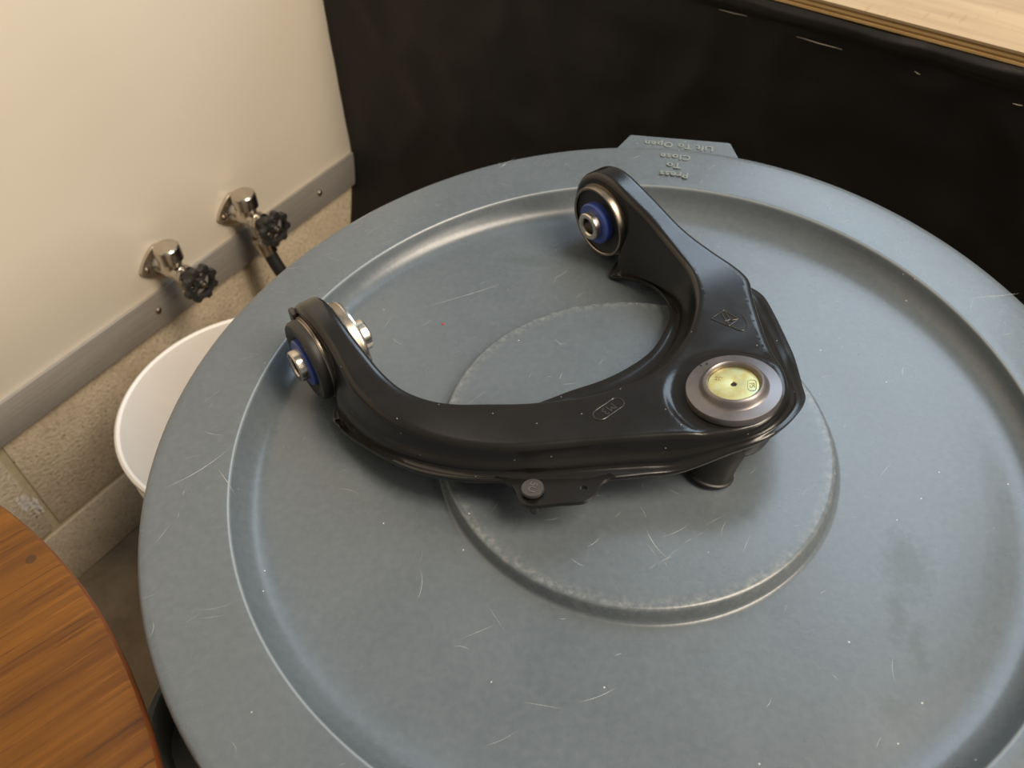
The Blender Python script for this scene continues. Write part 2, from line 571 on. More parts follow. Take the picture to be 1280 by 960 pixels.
# far wall of the room behind the bench (out of the picture, closes the room)
BD = Vector((cos(radians(-26.5)), sin(radians(-26.5)), 0)); BM = Vector((-BD.y, BD.x, 0)); BC = 0.4885
BMAT = Matrix(((BD.x, BM.x, 0, BM.x * BC), (BD.y, BM.y, 0, BM.y * BC), (0, 0, 1, 0), (0, 0, 0, 1)))  # local (along, behind, z)
ALONG0 = Vector((-0.5053, 0.7978, 0)).dot(BD)        # where the bench meets the wall

# ------------------------------------------------------------------ work bench with plywood top
bench = empty('workbench', 'workbench with a pale plywood top behind the grey bin', 'workbench')
x0, x1 = ALONG0 + 0.06, 1.25
zb, zt_ = 0.0308, 0.0420
nl = 5
for i in range(nl):
    a = zb + (zt_ - zb) * i / nl; b = zb + (zt_ - zb) * (i + 1) / nl
    inset = 0.0 if i in (0, nl - 1) else 0.0004 + 0.0005 * (i % 2)
    box('ply_layer', (x0, inset, a), (x1, 0.68, b), M_PLY if i == nl - 1 else (M_PLYA if i % 2 == 0 else M_PLYB), bench, 0.0, BMAT)
for (lx, ly) in ((x0 + 0.06, 0.06), (x1 - 0.10, 0.06), (x0 + 0.06, 0.60), (x1 - 0.10, 0.60)):
    box('leg', (lx, ly, ZF), (lx + 0.045, ly + 0.045, zb), M_PLYB, bench, 0.002, BMAT)
box('rail', (x0 + 0.05, 0.06, zb - 0.09), (x1 - 0.05, 0.08, zb), M_PLYB, bench, 0.002, BMAT)

# ------------------------------------------------------------------ black curtain hanging from the bench
nx, nz = 220, 90
cx0, cx1 = ALONG0 + 0.0, 1.25
ztop, zbot = 0.0300, ZF + 0.012


def cloth_off(x, z):
    d = ztop - z
    w = sstep(0.02, 0.25, d)
    o = 0.004 * sin(x * 11 + 3.0 * z + 1.1 * sin(x * 5)) * w + 0.0015 * sin(x * 23 + z * 9) * w
    o += 0.010 * (mnoise.noise(Vector((x * 5.5, z * 4.0, 0.3)))) * (0.3 + 0.7 * w)
    o += 0.0045 * abs(mnoise.noise(Vector((x * 11 + z * 5, z * 12 - x * 4, 4.3)))) * 1.6
    o += 0.0012 * mnoise.noise(Vector((x * 22, z * 26, 9.1)))
    o *= 0.25 + 0.75 * sstep(0.0, 0.12, x - cx0)
    # turned-over hem bulging just below the plywood
    hem = sstep(0.0, 0.004, d) * (1 - sstep(0.013 + 0.0015 * sin(x * 19), 0.0165 + 0.0015 * sin(x * 19), d))
    o += -0.0050 * hem * (1 + 0.35 * sin(x * 55) * sin(x * 13))
    # bottom left flares out towards the room
    o += -0.05 * sstep(0.18, 0.0, x - cx0) * sstep(-0.35, -0.6, z)
    return o - 0.006


verts, faces = [], []
zs = [ztop - (ztop - zbot) * (i / nz) ** 1.6 for i in range(nz + 1)]
for i in range(nx + 1):
    x = cx0 + (cx1 - cx0) * i / nx
    for z in zs:
        verts.append(BMAT @ Vector((x, cloth_off(x, z) + 0.004, z)))
for i in range(nx):
    for j in range(nz):
        a = i * (nz + 1) + j
        faces.append((a, a + 1, a + nz + 2, a + nz + 1))
curtain = link_mesh('black_curtain', verts, faces, M_CLOTH, None, 80)
sol = curtain.modifiers.new('thickness', 'SOLIDIFY'); sol.thickness = 0.0012; sol.offset = 1
tag(curtain, 'creased black cloth skirt hanging below the plywood bench top', 'curtain')


def crease_line(xa, za, xb, zb2, r=0.0007):  # pale strips stand in for highlights along the curtain creases
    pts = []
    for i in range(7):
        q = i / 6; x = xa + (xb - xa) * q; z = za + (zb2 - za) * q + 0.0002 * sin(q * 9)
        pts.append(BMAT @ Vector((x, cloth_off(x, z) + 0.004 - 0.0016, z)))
    tube('crease_highlight', pts, [r * (0.4 + 0.9 * sin(pi * (i + 0.5) / 7)) for i in range(7)], M_CREASE, curtain, 6)


for q in ((-0.2108, 0.0092, -0.181, 0.0106), (-0.1279, 0.0054, -0.083, 0.0050), (-0.0161, 0.0035, -0.0106, 0.0021), (0.0689, -0.0002, 0.0765, 0.0001)): crease_line(*q, 0.00032)

# ------------------------------------------------------------------ wall taps
WHEEL_ME = {}


def wheel_mesh():
    n = 96
    outer = []; inner = []
    for i in range(n):
        a = 2 * pi * i / n
        q = 0.5 + 0.5 * cos(8 * a)
        r = 0.0212 + 0.0048 * sstep(0.25, 0.75, q)
        outer.append((r * cos(a), r * sin(a)))
    for i in range(40):
        a = 2 * pi * i / 40
        inner.append((0.0160 * cos(a), 0.0160 * sin(a)))
    bm = prism_data(outer, -0.005, 0.005, (inner,))
    es = [e for e in bm.edges if len(e.link_faces) == 2 and e.calc_face_angle(0) > 0.9]
    bmesh.ops.bevel(bm, geom=es, offset=0.0014, segments=2, affect='EDGES', profile=0.5)
    me = bpy.data.meshes.new('rim'); bm.to_mesh(me); bm.free()
    return me


def valve(t0, z0, label, spout_len, turn):
    root = empty('water_valve', label, 'valve', 'chrome water valves on the wall')
    root.matrix_world = WMAT @ Matrix.Translation((0.003, t0, z0))
    X = Vector((1, 0, 0))

    def part(name, prof, origin, axis, mat, segs=40, parent=root, rfun=None, smooth=35, hint=(0, 0, 1)):
        return lathe(name, prof, origin, axis, mat, parent, segs, smooth, hint, rfun)
    # diamond shaped wall flange with two screws
    poly = []
    for i in range(48):
        a = 2 * pi * i / 48
        r = 1.0 / ((abs(cos(a)) / 0.033) ** 1.35 + (abs(sin(a)) / 0.026) ** 1.35) ** (1 / 1.35)
        poly.append((r * cos(a), r * sin(a)))
    yz = Matrix(((0, 0, 1, 0), (1, 0, 0, 0), (0, 1, 0, 0), (0, 0, 0, 1)))
    fl = prism('wall_flange', poly, 0.0, 0.006, M_CHROME, root, matrix=yz, bevel=0.0014)
    for s in (-1, 1):
        lathe('screw', [(0.0042, 0.0055), (0.0040, 0.0075), (0.0024, 0.0088), (0, 0.0090)], (0, s * 0.0235, 0), X, M_SCREW, fl, 16)
    part('body', [(0.0165, 0.005), (0.0135, 0.010), (0.0125, 0.016), (0.0125, 0.046), (0.0108, 0.049), (0, 0.049)], (0, 0, -0.004), X, M_CHROME)
    part('neck', [(0.0115, -0.004), (0.0118, 0.012), (0.0130, 0.016), (0.0130, 0.018)], (0.032, 0, 0), (0, 0, 1), M_CHROME)
    part('breaker_cap', [(0.0150, 0.014), (0.0168, 0.0155), (0.0170, 0.030), (0.0166, 0.0345), (0.0150, 0.0362), (0.0125, 0.0366), (0, 0.0366)], (0.032, 0, 0), (0, 0, 1), M_CHROME)
    # bonnet: threaded collar and hex packing nut
    part('collar', [(0.0115, 0.044), (0.0136, 0.045), (0.0136, 0.050), (0.0126, 0.0508), (0.0136, 0.0516), (0.0136, 0.0556), (0.0112, 0.057)], (0, 0, -0.004), X, M_CHROME)
    part('packing_nut', [(0.0, 0.056), (0.0122, 0.056), (0.0122, 0.068), (0.009, 0.071), (0, 0.071)], (0, 0, -0.004), X, M_VHANDLE, 6, smooth=20)
    part('stem', [(0.0036, 0.070), (0.0036, 0.088), (0.0028, 0.0895), (0, 0.0895)], (0, 0, -0.004), X, M_SCREW, 16)
    # lobed hand wheel
    wh = empty('hand_wheel'); wh.parent = root
    wh.matrix_local = Matrix.Translation((0.080, 0, -0.004)) @ Matrix.Rotation(pi / 2, 4, 'Y') @ Matrix.Rotation(turn, 4, 'Z')
    if 'rim' not in WHEEL_ME: WHEEL_ME['rim'] = wheel_mesh()
    link_me('rim', WHEEL_ME['rim'], None if WHEEL_ME['rim'].materials else M_VHANDLE, wh, 35)
    lathe('hub', [(0.0064, -0.005), (0.0064, 0.005), (0.0052, 0.0066), (0.0034, 0.0066)], (0, 0, 0), (0, 0, 1), M_VHANDLE, wh, 24)
    for k in range(4):
        a = k * pi / 2 + 0.4
        mm = Matrix.Rotation(a, 4, 'Z')
        box('spoke', (0.005, -0.0021, -0.0032), (0.0170, 0.0021, 0.0022), M_VHANDLE, wh, 0.0006, mm)
    # spout
    d = Vector((0.30, 0, -1)).normalized()
    o = Vector((0.036, 0, -0.008))
    part('spout', [(0.0088, 0.0), (0.0088, spout_len - 0.004), (0.0102, spout_len - 0.003), (0.0102, spout_len), (0.0070, spout_len), (0.0066, spout_len - 0.01), (0, spout_len - 0.01)], o, d, M_CHROME, 32)
    return root, o, d


vA, _, _ = valve(0.158, -0.330, 'chrome water valve without a hose, further from the black curtain', 0.026, 0.2)
vB, so, sd = valve(0.293, -0.330, 'chrome water valve with a black hose on its spout, nearer the curtain', 0.030, 0.5)
hose = empty('water_hose', 'black hose screwed with a chrome coupling to the valve nearer the curtain', 'hose')
hose.matrix_world = vB.matrix_world.copy()
o2 = so + sd * 0.024
lathe('coupling', [(0.0104, 0.0), (0.0140, 0.001), (0.0146, 0.003), (0.0146, 0.014), (0.0134, 0.016), (0.0134, 0.028), (0.0116, 0.030)], o2, sd, M_CHROME, hose, 40)
hp = catmull([tuple(o2 + sd * 0.022), tuple(o2 + sd * 0.05 + Vector((0.004, 0, 0))), (0.085, 0.008, -0.14), (0.12, 0.02, -0.22), (0.14, 0.05, -0.31), (0.17, 0.08, -0.372), (0.24, 0.10, -0.3785)], False, 0.012, 3)
tube('hose_tube', hp, 0.0098, M_HOSE, hose, 16)

# ------------------------------------------------------------------ white bucket on the floor
bz = ZF + 0.001
bucket = empty('bucket', 'white plastic bucket on the floor between the wall and the grey bin', 'bucket')
bucket.location = (-0.4397, 0.2469, bz)
H = 0.370
lathe('shell', [(0, 0.004), (0.120, 0.004), (0.124, 0.0), (0.130, 0.003), (0.1325, 0.02), (0.1435, H - 0.085), (0.1495, H - 0.083), (0.1497, H - 0.078), (0.1440, H - 0.074),
                (0.1448, H - 0.045), (0.1500, H - 0.043), (0.1500, H - 0.038), (0.1452, H - 0.034), (0.1462, H - 0.012), (0.1510, H - 0.010), (0.1522, H - 0.006), (0.1518, H - 0.001),
                (0.1490, H + 0.001), (0.1458, H - 0.001), (0.1444, H - 0.008), (0.1415, H - 0.08), (0.128, 0.02), (0.122, 0.009), (0, 0.009)], (0, 0, 0), (0, 0, 1), M_BUCKET, bucket, 96)
for s in (-1, 1):
    lathe('handle_boss', [(0.012, 0.1440), (0.012, 0.155), (0.009, 0.157), (0, 0.157)], (0, 0, H - 0.060), (s * 0.6, s * -0.8, 0), M_BUCKET, bucket, 20)
pts = []
for i in range(25):
    a = pi * i / 24
    p = Vector((0.6, -0.8, 0)) * (0.1545 * cos(a)) + Vector((0.8, 0.6, 0)) * (0.160 * sin(a)) + Vector((0, 0, H - 0.060 - 0.045 * sin(a)))
    pts.append(p)
tube('wire_handle', pts, 0.0019, M_SCREW, bucket, 8)

# ------------------------------------------------------------------ round wooden table (bottom left)
table = empty('round_table', 'round brown wooden table top at the bottom left corner', 'table')
table.location = (-0.5027, -0.4723, ZF)
zt0 = -0.02 - ZF
R = 0.3939
lathe('table_top', [(0, zt0 - 0.013), (R - 0.006, zt0 - 0.013), (R - 0.003, zt0 - 0.011), (R - 0.003, zt0 - 0.0035), (R - 0.0015, zt0 - 0.001), (R - 0.004, zt0), (R - 0.05, zt0), (0, zt0)], (0, 0, 0), (0, 0, 1), M_TABLE, table, 160)
lathe('edge_band', [(R - 0.0030, zt0 - 0.0125), (R - 0.0008, zt0 - 0.0110), (R - 0.0002, zt0 - 0.007), (R - 0.0008, zt0 - 0.003), (R - 0.0022, zt0 - 0.0012)], (0, 0, 0), (0, 0, 1), M_TEDGE, table, 160)
lathe('column', [(0.20, zt0 - 0.013), (0.19, zt0 - 0.022), (0.035, zt0 - 0.036), (0.030, zt0 - 0.06), (0.030, 0.06), (0.05, 0.03), (0.05, 0.02)], (0, 0, 0), (0, 0, 1), M_LEG, table, 48)
lathe('base_plate', [(0, 0.001), (0.228, 0.001), (0.23, 0.004), (0.225, 0.010), (0.06, 0.026), (0, 0.026)], (0, 0, 0), (0, 0, 1), M_LEG, table, 64)

# ------------------------------------------------------------------ grey bin below the lid
can = empty('trash_can', 'grey plastic bin with a side handle under the round lid', 'trash can')
can.location = (0, 0, ZF)
c = -ZF
lathe('shell', [(0, 0.006), (0.205, 0.006), (0.215, 0.002), (0.222, 0.006), (0.226, 0.03), (0.2555, c - 0.10), (0.2560, c - 0.075), (0.2575, c - 0.072), (0.2590, c - 0.030), (0.2660, c - 0.028), (0.2675, c - 0.022), (0.2660, c - 0.0165),
                (0.2600, c - 0.0155), (0.2560, c - 0.018), (0.2530, c - 0.10), (0.222, 0.03), (0.215, 0.012), (0, 0.010)], (0, 0, 0), (0, 0, 1), M_CAN, can, 128)
for ang in (radians(235), radians(55)):
    A = Vector((cos(ang), sin(ang), 0)); T = Vector((-sin(ang), cos(ang), 0))
    ctrl = [(-0.100, 0.254), (-0.090, 0.280), (-0.074, 0.296), (-0.045, 0.3025), (0, 0.3035), (0.045, 0.3025), (0.074, 0.296), (0.090, 0.280), (0.100, 0.254)]
    path = catmull(ctrl, False, 0.006)
    verts, faces = [], []
    for i, (tt, rr) in enumerate(path):
        a = path[max(0, i - 1)]; b = path[min(len(path) - 1, i + 1)]
        nn = Vector((b[1] - a[1], -(b[0] - a[0]))); nn.normalize()      # (t, r) normal
        for (dn, dz) in ((-0.0035, -0.014), (-0.0035, 0.010), (-0.0015, 0.0125), (0.0015, 0.0125), (0.0035, 0.010), (0.0035, -0.014)):
            verts.append(T * (tt - nn.x * dn) + A * (rr - nn.y * dn) + Vector((0, 0, c - 0.075 + dz)))
    for i in range(len(path) - 1):
        for k in range(6):
            faces.append((i * 6 + k, i * 6 + (k + 1) % 6, (i + 1) * 6 + (k + 1) % 6, (i + 1) * 6 + k))
    faces.append(tuple(range(6))); faces.append(tuple((len(path) - 1) * 6 + k for k in range(6)))
    hd = link_mesh('handle', verts, faces, M_CAN, can, 40)
    outer = [(T * tt + A * rr) for tt, rr in path]
    wv = [p + Vector((0, 0, c - 0.089)) for p in outer] + [Vector((p.x, p.y, 0)) * (0.250 / p.length) + Vector((0, 0, c - 0.096)) for p in outer]
    n_ = len(outer)
    wv += [p - Vector((0, 0, 0.004)) for p in wv]
    wf = []
    for i in range(n_ - 1):
        wf += [(i, i + 1, n_ + i + 1, n_ + i), (2 * n_ + i, 3 * n_ + i, 3 * n_ + i + 1, 2 * n_ + i + 1), (i, 2 * n_ + i, 2 * n_ + i + 1, i + 1)]
    link_mesh('gap_shade_plate', wv, wf, M_CAN, hd, 40)  # added plate closing the handle gap so it shows as deep shade

# ------------------------------------------------------------------ the lid: a slightly warped moulding


def warp(x, y):
    r = hypot(x, y)
    if r < 0.2: return 0.0
    th = atan2(y, x)
    q = interp(r, [0.20, 0.2339, 0.283, 0.30], [0, 1, 2, 2.2])
    if q <= 1: A, B = -0.0034 * q, 0.0020 * q
    else: A, B = -0.0034 + (q - 1) * -0.0040, 0.0020 + (q - 1) * 0.0001
    return A * cos(2 * th) + B * sin(2 * th)


prof = [(0, -0.0075), (0.04, -0.0076), (0.08, -0.0079), (0.105, -0.0082), (0.1122, -0.0083), (0.1137, -0.0085), (0.1145, -0.0090), (0.1150, -0.0099), (0.1158, -0.0125), (0.1168, -0.0155), (0.1175, -0.0168), (0.1183, -0.0172), (0.1200, -0.0174),
        (0.14, -0.0174), (0.17, -0.0173), (0.195, -0.0172), (0.205, -0.0172), (0.2110, -0.0170), (0.2165, -0.0165), (0.2210, -0.0154), (0.2245, -0.0138), (0.2275, -0.0114), (0.2300, -0.0082), (0.2320, -0.0044), (0.2334, -0.0012), (0.2338, -0.0005), (0.2343, 0.0), (0.2355, 0.0002),
        (0.242, 0.0003), (0.255, 0.0002), (0.268, -0.0001), (0.277, -0.0006), (0.2808, -0.0010), (0.2826, -0.0020), (0.2834, -0.0040), (0.2836, -0.0100), (0.2830, -0.0112), (0.2815, -0.0110), (0.2808, -0.0095), (0.2806, -0.0045), (0.2790, -0.0032), (0.268, -0.0026), (0.242, -0.0022),
        (0.2365, -0.0030), (0.2330, -0.0060), (0.2290, -0.0105), (0.2240, -0.0160), (0.2180, -0.0185), (0.2090, -0.0198), (0.14, -0.0200), (0.1185, -0.0198), (0.1150, -0.0170), (0.1125, -0.0112), (0, -0.0105)]
lv, lf = lathe_data(prof, (0, 0, 0), (0, 0, 1), 240)
lv = [Vector((p.x, p.y, p.z + warp(p.x, p.y))) for p in lv]
lidr = empty('bin_lid', 'round blue-grey plastic lid with a raised centre disc, under the black arm', 'lid')
lid = link_mesh('lid_moulding', lv, lf, M_LID, lidr, 40)
zr = lambda x, y: warp(x, y)
tabp = [(-0.0440, 0.2750), (-0.0345, 0.2985), (-0.0325, 0.2992), (0.0440, 0.2992), (0.0460, 0.2985), (0.0545, 0.2730)]
bm = prism_data(tabp, -0.0045, -0.0012)
bmesh.ops.bevel(bm, geom=[e for e in bm.edges if len(e.link_faces) == 2 and e.calc_face_angle(0) > 0.5], offset=0.0006, segments=2, affect='EDGES')
me = bpy.data.meshes.new('lift_tab')
for vtx in bm.verts: vtx.co.z += 0.0065
bm.to_mesh(me); bm.free()
tabo = link_me('lift_tab', me, M_LID, lidr, 30)


M_LETTER = simple('lit_raised_plastic', rgb(112, 117, 115), 0.5)  # paler than the lid: light on the raised letters put into the colour


def lid_text(body, x, y, size, z, rot=pi, bold=0.0):
    m = Matrix.Translation((x, y, z)) @ Matrix.Rotation(rot, 4, 'Z')
    text_mesh('raised_lettering', body, size, 0.00035, m, M_LETTER, lid, 1.08, bold)


lid_text('Lift To Open', 0.0055, 0.2880, 0.0096, 0.0056, pi - 0.03, 0.0002)
lid_text('Close', 0.0040, 0.2705, 0.0096, 0.0066, pi - 0.02, 0.0002)
lid_text('To', 0.0035, 0.2590, 0.0096, 0.0062, pi - 0.02, 0.0002)
lid_text('Press', 0.0045, 0.2475, 0.0096, 0.0058, pi - 0.02, 0.0002)
# scratches and scuffs standing out pale on the plastic
M_SCR = simple('pale_scratch', rgb(160, 164, 162), 0.6)


def lid_z(x, y):
    r = hypot(x, y)
    for (r0, z0), (r1, z1) in zip(prof[:32], prof[1:32]):
        if r0 <= r <= r1: return z0 + (z1 - z0) * (r - r0) / (r1 - r0) + warp(x, y)
    return warp(x, y)


sv, sf = [], []


def scratch(x, y, ang, ln, w, bend=0.0):
    n_ = max(3, int(ln / 0.0025))
    base_i = len(sv)
    for i in range(n_ + 1):
        q = i / n_; a = ang + bend * (q - 0.5)
        px = x + cos(a) * ln * (q - 0.5); py = y + sin(a) * ln * (q - 0.5)
        ww = w * sin(pi * min(0.97, max(0.03, q))) * (0.6 + 0.4 * random.random()) / 2
        for sgn in (-1, 1):
            qx, qy = px - sin(a) * ww * sgn, py + cos(a) * ww * sgn
            sv.append(Vector((qx, qy, lid_z(qx, qy) + 0.00006)))
        if i: sf.append((base_i + 2 * i - 2, base_i + 2 * i - 1, base_i + 2 * i + 1, base_i + 2 * i))


for (x, y, ang, ln, w, bd_) in ((-0.240, -0.075, 0.9, 0.045, 0.00045, 0.3), (-0.222, 0.075, 0.5, 0.040, 0.0003, 0.1), (-0.130, 0.110, 0.6, 0.060, 0.0003, 0.05), (0.222, 0.150, 0.35, 0.035, 0.0005, 0.0), (-0.222, -0.080, -0.7, 0.02, 0.0003, 0), (0.018, -0.075, -0.9, 0.022, 0.0004, 0.3)):
    scratch(x, y, ang, ln, w, bd_)
for k in range(210):
    zone = random.random()
    th = random.uniform(0, 2 * pi)
    if zone < 0.40: r = random.uniform(0.240, 0.279)
    elif zone < 0.72: r = random.uniform(0.123, 0.205)
    else: r = 0.104 * sqrt(random.random())
    scratch(r * cos(th), r * sin(th), random.gauss(0.75, 0.55) if random.random() < 0.7 else random.uniform(0, pi), random.choice((0.004, 0.006, 0.009, 0.013, 0.02)), random.uniform(0.00012, 0.0003), random.uniform(-0.5, 0.5))
sc_ = link_mesh('scratch_marks', sv, sf, M_SCR, lid, 0)
sc_['kind'] = 'stuff'
# dab of red paint
lathe('red_speck', [(0.0011, 0), (0.0009, 0.0003), (0, 0.0004)], (-0.1379, 0.0794, -0.0172), (0, 0, 1), simple('red_paint', rgb(150, 50, 54), 0.5), lid, 9)

# ------------------------------------------------------------------ the control arm
E1 = Vector((cos(radians(46.6)), sin(radians(46.6)), 0)); E2 = Vector((E1.y, -E1.x, 0)); EZ = Vector((0, 0, 1))
AO = Vector((-0.2061, -0.0051, 0.0))
AX = 0.0150          # height of the pivot axis
arm = empty('control_arm', 'black steel car suspension control arm with two bushings lying on the lid', 'control arm')
arm.location = (0, 0, 0)


def A3(a, s, z): return AO + E1 * a + E2 * s + EZ * z


REYE = 0.034
BJA, BJS = 0.1768, 0.1836


def seat(a, s): return 0.0395 + 0.14 * (s - BJS) + 0.07 * (a - BJA)


def ztop(a, s):
    z = hermite(s, [0, 0.03, 0.06, 0.10, 0.15, 0.188, 0.25], [0.049, 0.0440, 0.0362, 0.0310, 0.0345, 0.0390, 0.0400])
    r = hypot(a - BJA, s - BJS)
    w = 1 - sstep(0.0325, 0.0355, r)
    # outside rim of the head follows the seat
    out = sstep(0.0, 0.012, (s - BJS) * 0.8 + (a - BJA) * 0.25)
    w = max(w, out * (1 - sstep(0.033, 0.052, r)))
    return z * (1 - w) + seat(a, s) * w


def surf(a, u, d=0.0):
    """point of the pressed top skin at developed position (a, u), d below the surface."""
    if u < 0:
        th = -u / REYE
        R_ = REYE - 0.0020 * sstep(1.9, 3.0, th) - d
        return A3(a, -R_ * sin(th), AX + R_ * cos(th))
    return A3(a, u, ztop(a, u) - d)


UM = -REYE * 3.35
# controls: a, u of the top edge; a, s, z of the lip edge; eye weight
C = []
for k in range(9):
    u = UM + (0 - UM) * k / 9
    C.append((0.0155, u, 0.0155, 0, 0.03, 1))
C += [(0.0155, 0.0, 0.0155, 0.0, 0.039, 1), (0.0158, 0.012, 0.0155, 0.0145, 0.0345, 1), (0.0158, 0.024, 0.0155, 0.024, 0.008, 1),
      (0.0152, 0.034, 0.0062, 0.0275, -0.0088, 0.15), (0.0145, 0.044, 0.0052, 0.0370, -0.0060, 0),
      (0.0140, 0.0532, 0.0051, 0.0453, -0.0035, 0), (0.0157, 0.0688, 0.0068, 0.0594, 0.0003, 0), (0.0207, 0.0853, 0.0120, 0.0818, 0.0054, 0), (0.0306, 0.1038, 0.0209, 0.1063, 0.0106, 0),
      (0.0435, 0.1217, 0.0358, 0.1281, 0.0144, 0), (0.0595, 0.1379, 0.0532, 0.1445, 0.0170, 0), (0.0758, 0.1495, 0.0722, 0.1615, 0.0189, 0), (0.0938, 0.1609, 0.0929, 0.1757, 0.0205, 0),
      (0.1139, 0.1748, 0.1143, 0.1880, 0.0209, 0), (0.1306, 0.1868, 0.1297, 0.1969, 0.0215, 0), (0.1410, 0.1945, 0.1423, 0.2030, 0.0262, 0), (0.1510, 0.2012, 0.1549, 0.2085, 0.0312, 0),
      (0.1606, 0.2070, 0.1693, 0.2140, 0.0345, 0), (0.1720, 0.2105, 0.1833, 0.2146, 0.0357, 0), (0.1850, 0.2098, 0.1963, 0.2126, 0.0355, 0), (0.1964, 0.2053, 0.2089, 0.2081, 0.0340, 0),
      (0.2069, 0.1952, 0.2199, 0.1972, 0.0300, 0), (0.2138, 0.1845, 0.2360, 0.1798, 0.0240, 0), (0.2274, 0.1630, 0.2479, 0.1640, 0.0200, 0), (0.2404, 0.1449, 0.2661, 0.1372, 0.0140, 0),
      (0.2518, 0.1296, 0.2764, 0.1196, 0.0100, 0), (0.2617, 0.1167, 0.2775, 0.1080, 0.0085, 0), (0.2641, 0.1017, 0.2765, 0.0960, 0.0065, 0), (0.2622, 0.0840, 0.2740, 0.0800, 0.0035, 0),
      (0.2598, 0.0668, 0.2710, 0.0640, 0.0005, 0), (0.2586, 0.0386, 0.2690, 0.0370, -0.0070, 0), (0.2586, 0.030, 0.2680, 0.0270, -0.0090, 0.15), (0.2586, 0.022, 0.2590, 0.0235, 0.008, 1), (0.2588, 0.010, 0.2590, 0.0145, 0.0345, 1),
      (0.2590, 0.0, 0.2590, 0, 0.039, 1)]
for k in range(1, 10):
    C.append((0.2590, UM * k / 9, 0.2590, 0, 0.03, 1))
for k in range(9):
    C.append((0.2405, UM + (0 - UM) * k / 9, 0.2405, 0, 0.03, 1))
C += [(0.2405, 0.0, 0.2405, 0, 0.039, 1), (0.2405, 0.010, 0.2405, 0.0145, 0.0345, 1), (0.2406, 0.020, 0.2403, 0.0240, 0.006, 1), (0.2409, 0.0300, 0.2292, 0.0225, -0.0132, 0.1), (0.2412, 0.0455, 0.2335, 0.0385, -0.0084, 0),
      (0.2385, 0.0707, 0.2368, 0.0566, -0.0034, 0), (0.2343, 0.0905, 0.2330, 0.0731, 0.0005, 0), (0.2238, 0.1072, 0.2240, 0.0894, 0.0041, 0), (0.2090, 0.1207, 0.2077, 0.1023, 0.0069, 0),
      (0.1907, 0.1318, 0.1867, 0.1127, 0.0087, 0), (0.1660, 0.1405, 0.1648, 0.1156, 0.0092, 0), (0.1432, 0.1402, 0.1456, 0.1140, 0.0089, 0), (0.1200, 0.1340, 0.1270, 0.1091, 0.0081, 0),
      (0.0913, 0.1179, 0.0985, 0.1040, 0.0090, 0), (0.0699, 0.1022, 0.0765, 0.0930, 0.0072, 0), (0.0560, 0.0921, 0.0630, 0.0840, 0.0055, 0), (0.0464, 0.0826, 0.0545, 0.0760, 0.0035, 0),
      (0.0380, 0.0693, 0.0470, 0.0640, 0.0005, 0), (0.0341, 0.0536, 0.0425, 0.0490, -0.0030, 0), (0.0327, 0.0384, 0.0415, 0.0350, -0.0070, 0), (0.0322, 0.030, 0.0410, 0.0270, -0.0088, 0.15), (0.0320, 0.020, 0.0320, 0.0240, 0.008, 1),
      (0.0320, 0.010, 0.0320, 0.0145, 0.0345, 1), (0.0320, 0.0, 0.0320, 0, 0.039, 1)]
for k in range(1, 10):
    C.append((0.0320, UM * k / 9, 0.0320, 0, 0.03, 1))
OUT = catmull(C, True, 0.0030)
N = len(OUT)
area = sum(OUT[i][0] * OUT[(i + 1) % N][1] - OUT[(i + 1) % N][0] * OUT[i][1] for i in range(N))
sg = 1 if area > 0 else -1
nin = []
for i in range(N):
    p, q = OUT[i - 2], OUT[(i + 2) % N]
    dx, dy = q[0] - p[0], q[1] - p[1]
    L = hypot(dx, dy) or 1
    nin.append((-dy / L * sg, dx / L * sg))


def inset_pt(i, w): return (OUT[i][0] + nin[i][0] * w, OUT[i][1] + nin[i][1] * w)


verts, faces = [], []
rings = []
FIL = ((0.0042, 0.0), (0.0028, 0.0003), (0.0016, 0.0010), (0.0007, 0.0021), (0.0002, 0.0036), (0.0, 0.0054))
ring0 = [inset_pt(i, FIL[0][0]) for i in range(N)]
for w, d in FIL:
    ids = []
    for i in range(N):
        a, u = inset_pt(i, w)
        ids.append(len(verts)); verts.append(surf(a, u, d))
    rings.append(ids)
LIP = ((0.06, 0.16), (0.12, 0.36), (0.22, 0.50), (0.36, 0.57), (0.42, 0.66), (0.45, 0.82), (0.50, 0.94), (0.58, 1.0), (0.78, 1.0), (0.97, 1.0), (1.0, 1.02))
W0 = [surf(OUT[i][0], OUT[i][1], FIL[-1][1]) for i in range(N)]
LP = []
for i in range(N):
    a, u, la, ls, lz, w = OUT[i]
    if u < 0:
        th = -u / REYE
        LP.append(A3(a, -0.0225 * sin(th), AX + 0.0225 * cos(th)))
    else:
        LP.append(A3(la, ls, lz))
for k, (fh, fv) in enumerate(LIP):
    ids = []
    for i in range(N):
        w = max(0.0, min(1.0, OUT[i][5]))
        P, Q = W0[i], LP[i]
        f1 = min(1.0, (k + 1) / 7)
        st_ = P + (Q - P) * f1
        lp_ = Vector((P.x + (Q.x - P.x) * fh, P.y + (Q.y - P.y) * fh, P.z + (Q.z - P.z) * min(fv, 1.0) - (0.0004 if fv > 1 else 0)))
        ids.append(len(verts)); verts.append(st_ * w + lp_ * (1 - w))
    rings.append(ids)
for (fh, dz) in ((1.0, -0.0026), (0.97, -0.0030), (0.60, -0.0030)):
    ids = []
    for i in range(N):
        w = max(0.0, min(1.0, OUT[i][5])); P, Q = W0[i], LP[i]
        lp_ = Vector((P.x + (Q.x - P.x) * fh, P.y + (Q.y - P.y) * fh, Q.z + dz))
        ids.append(len(verts)); verts.append(Q * w + lp_ * (1 - w))
    rings.append(ids)
for r0, r1 in zip(rings[:-1], rings[1:]):
    for i in range(N):
        j = (i + 1) % N
        faces.append((r0[i], r0[j], r1[j], r1[i]))
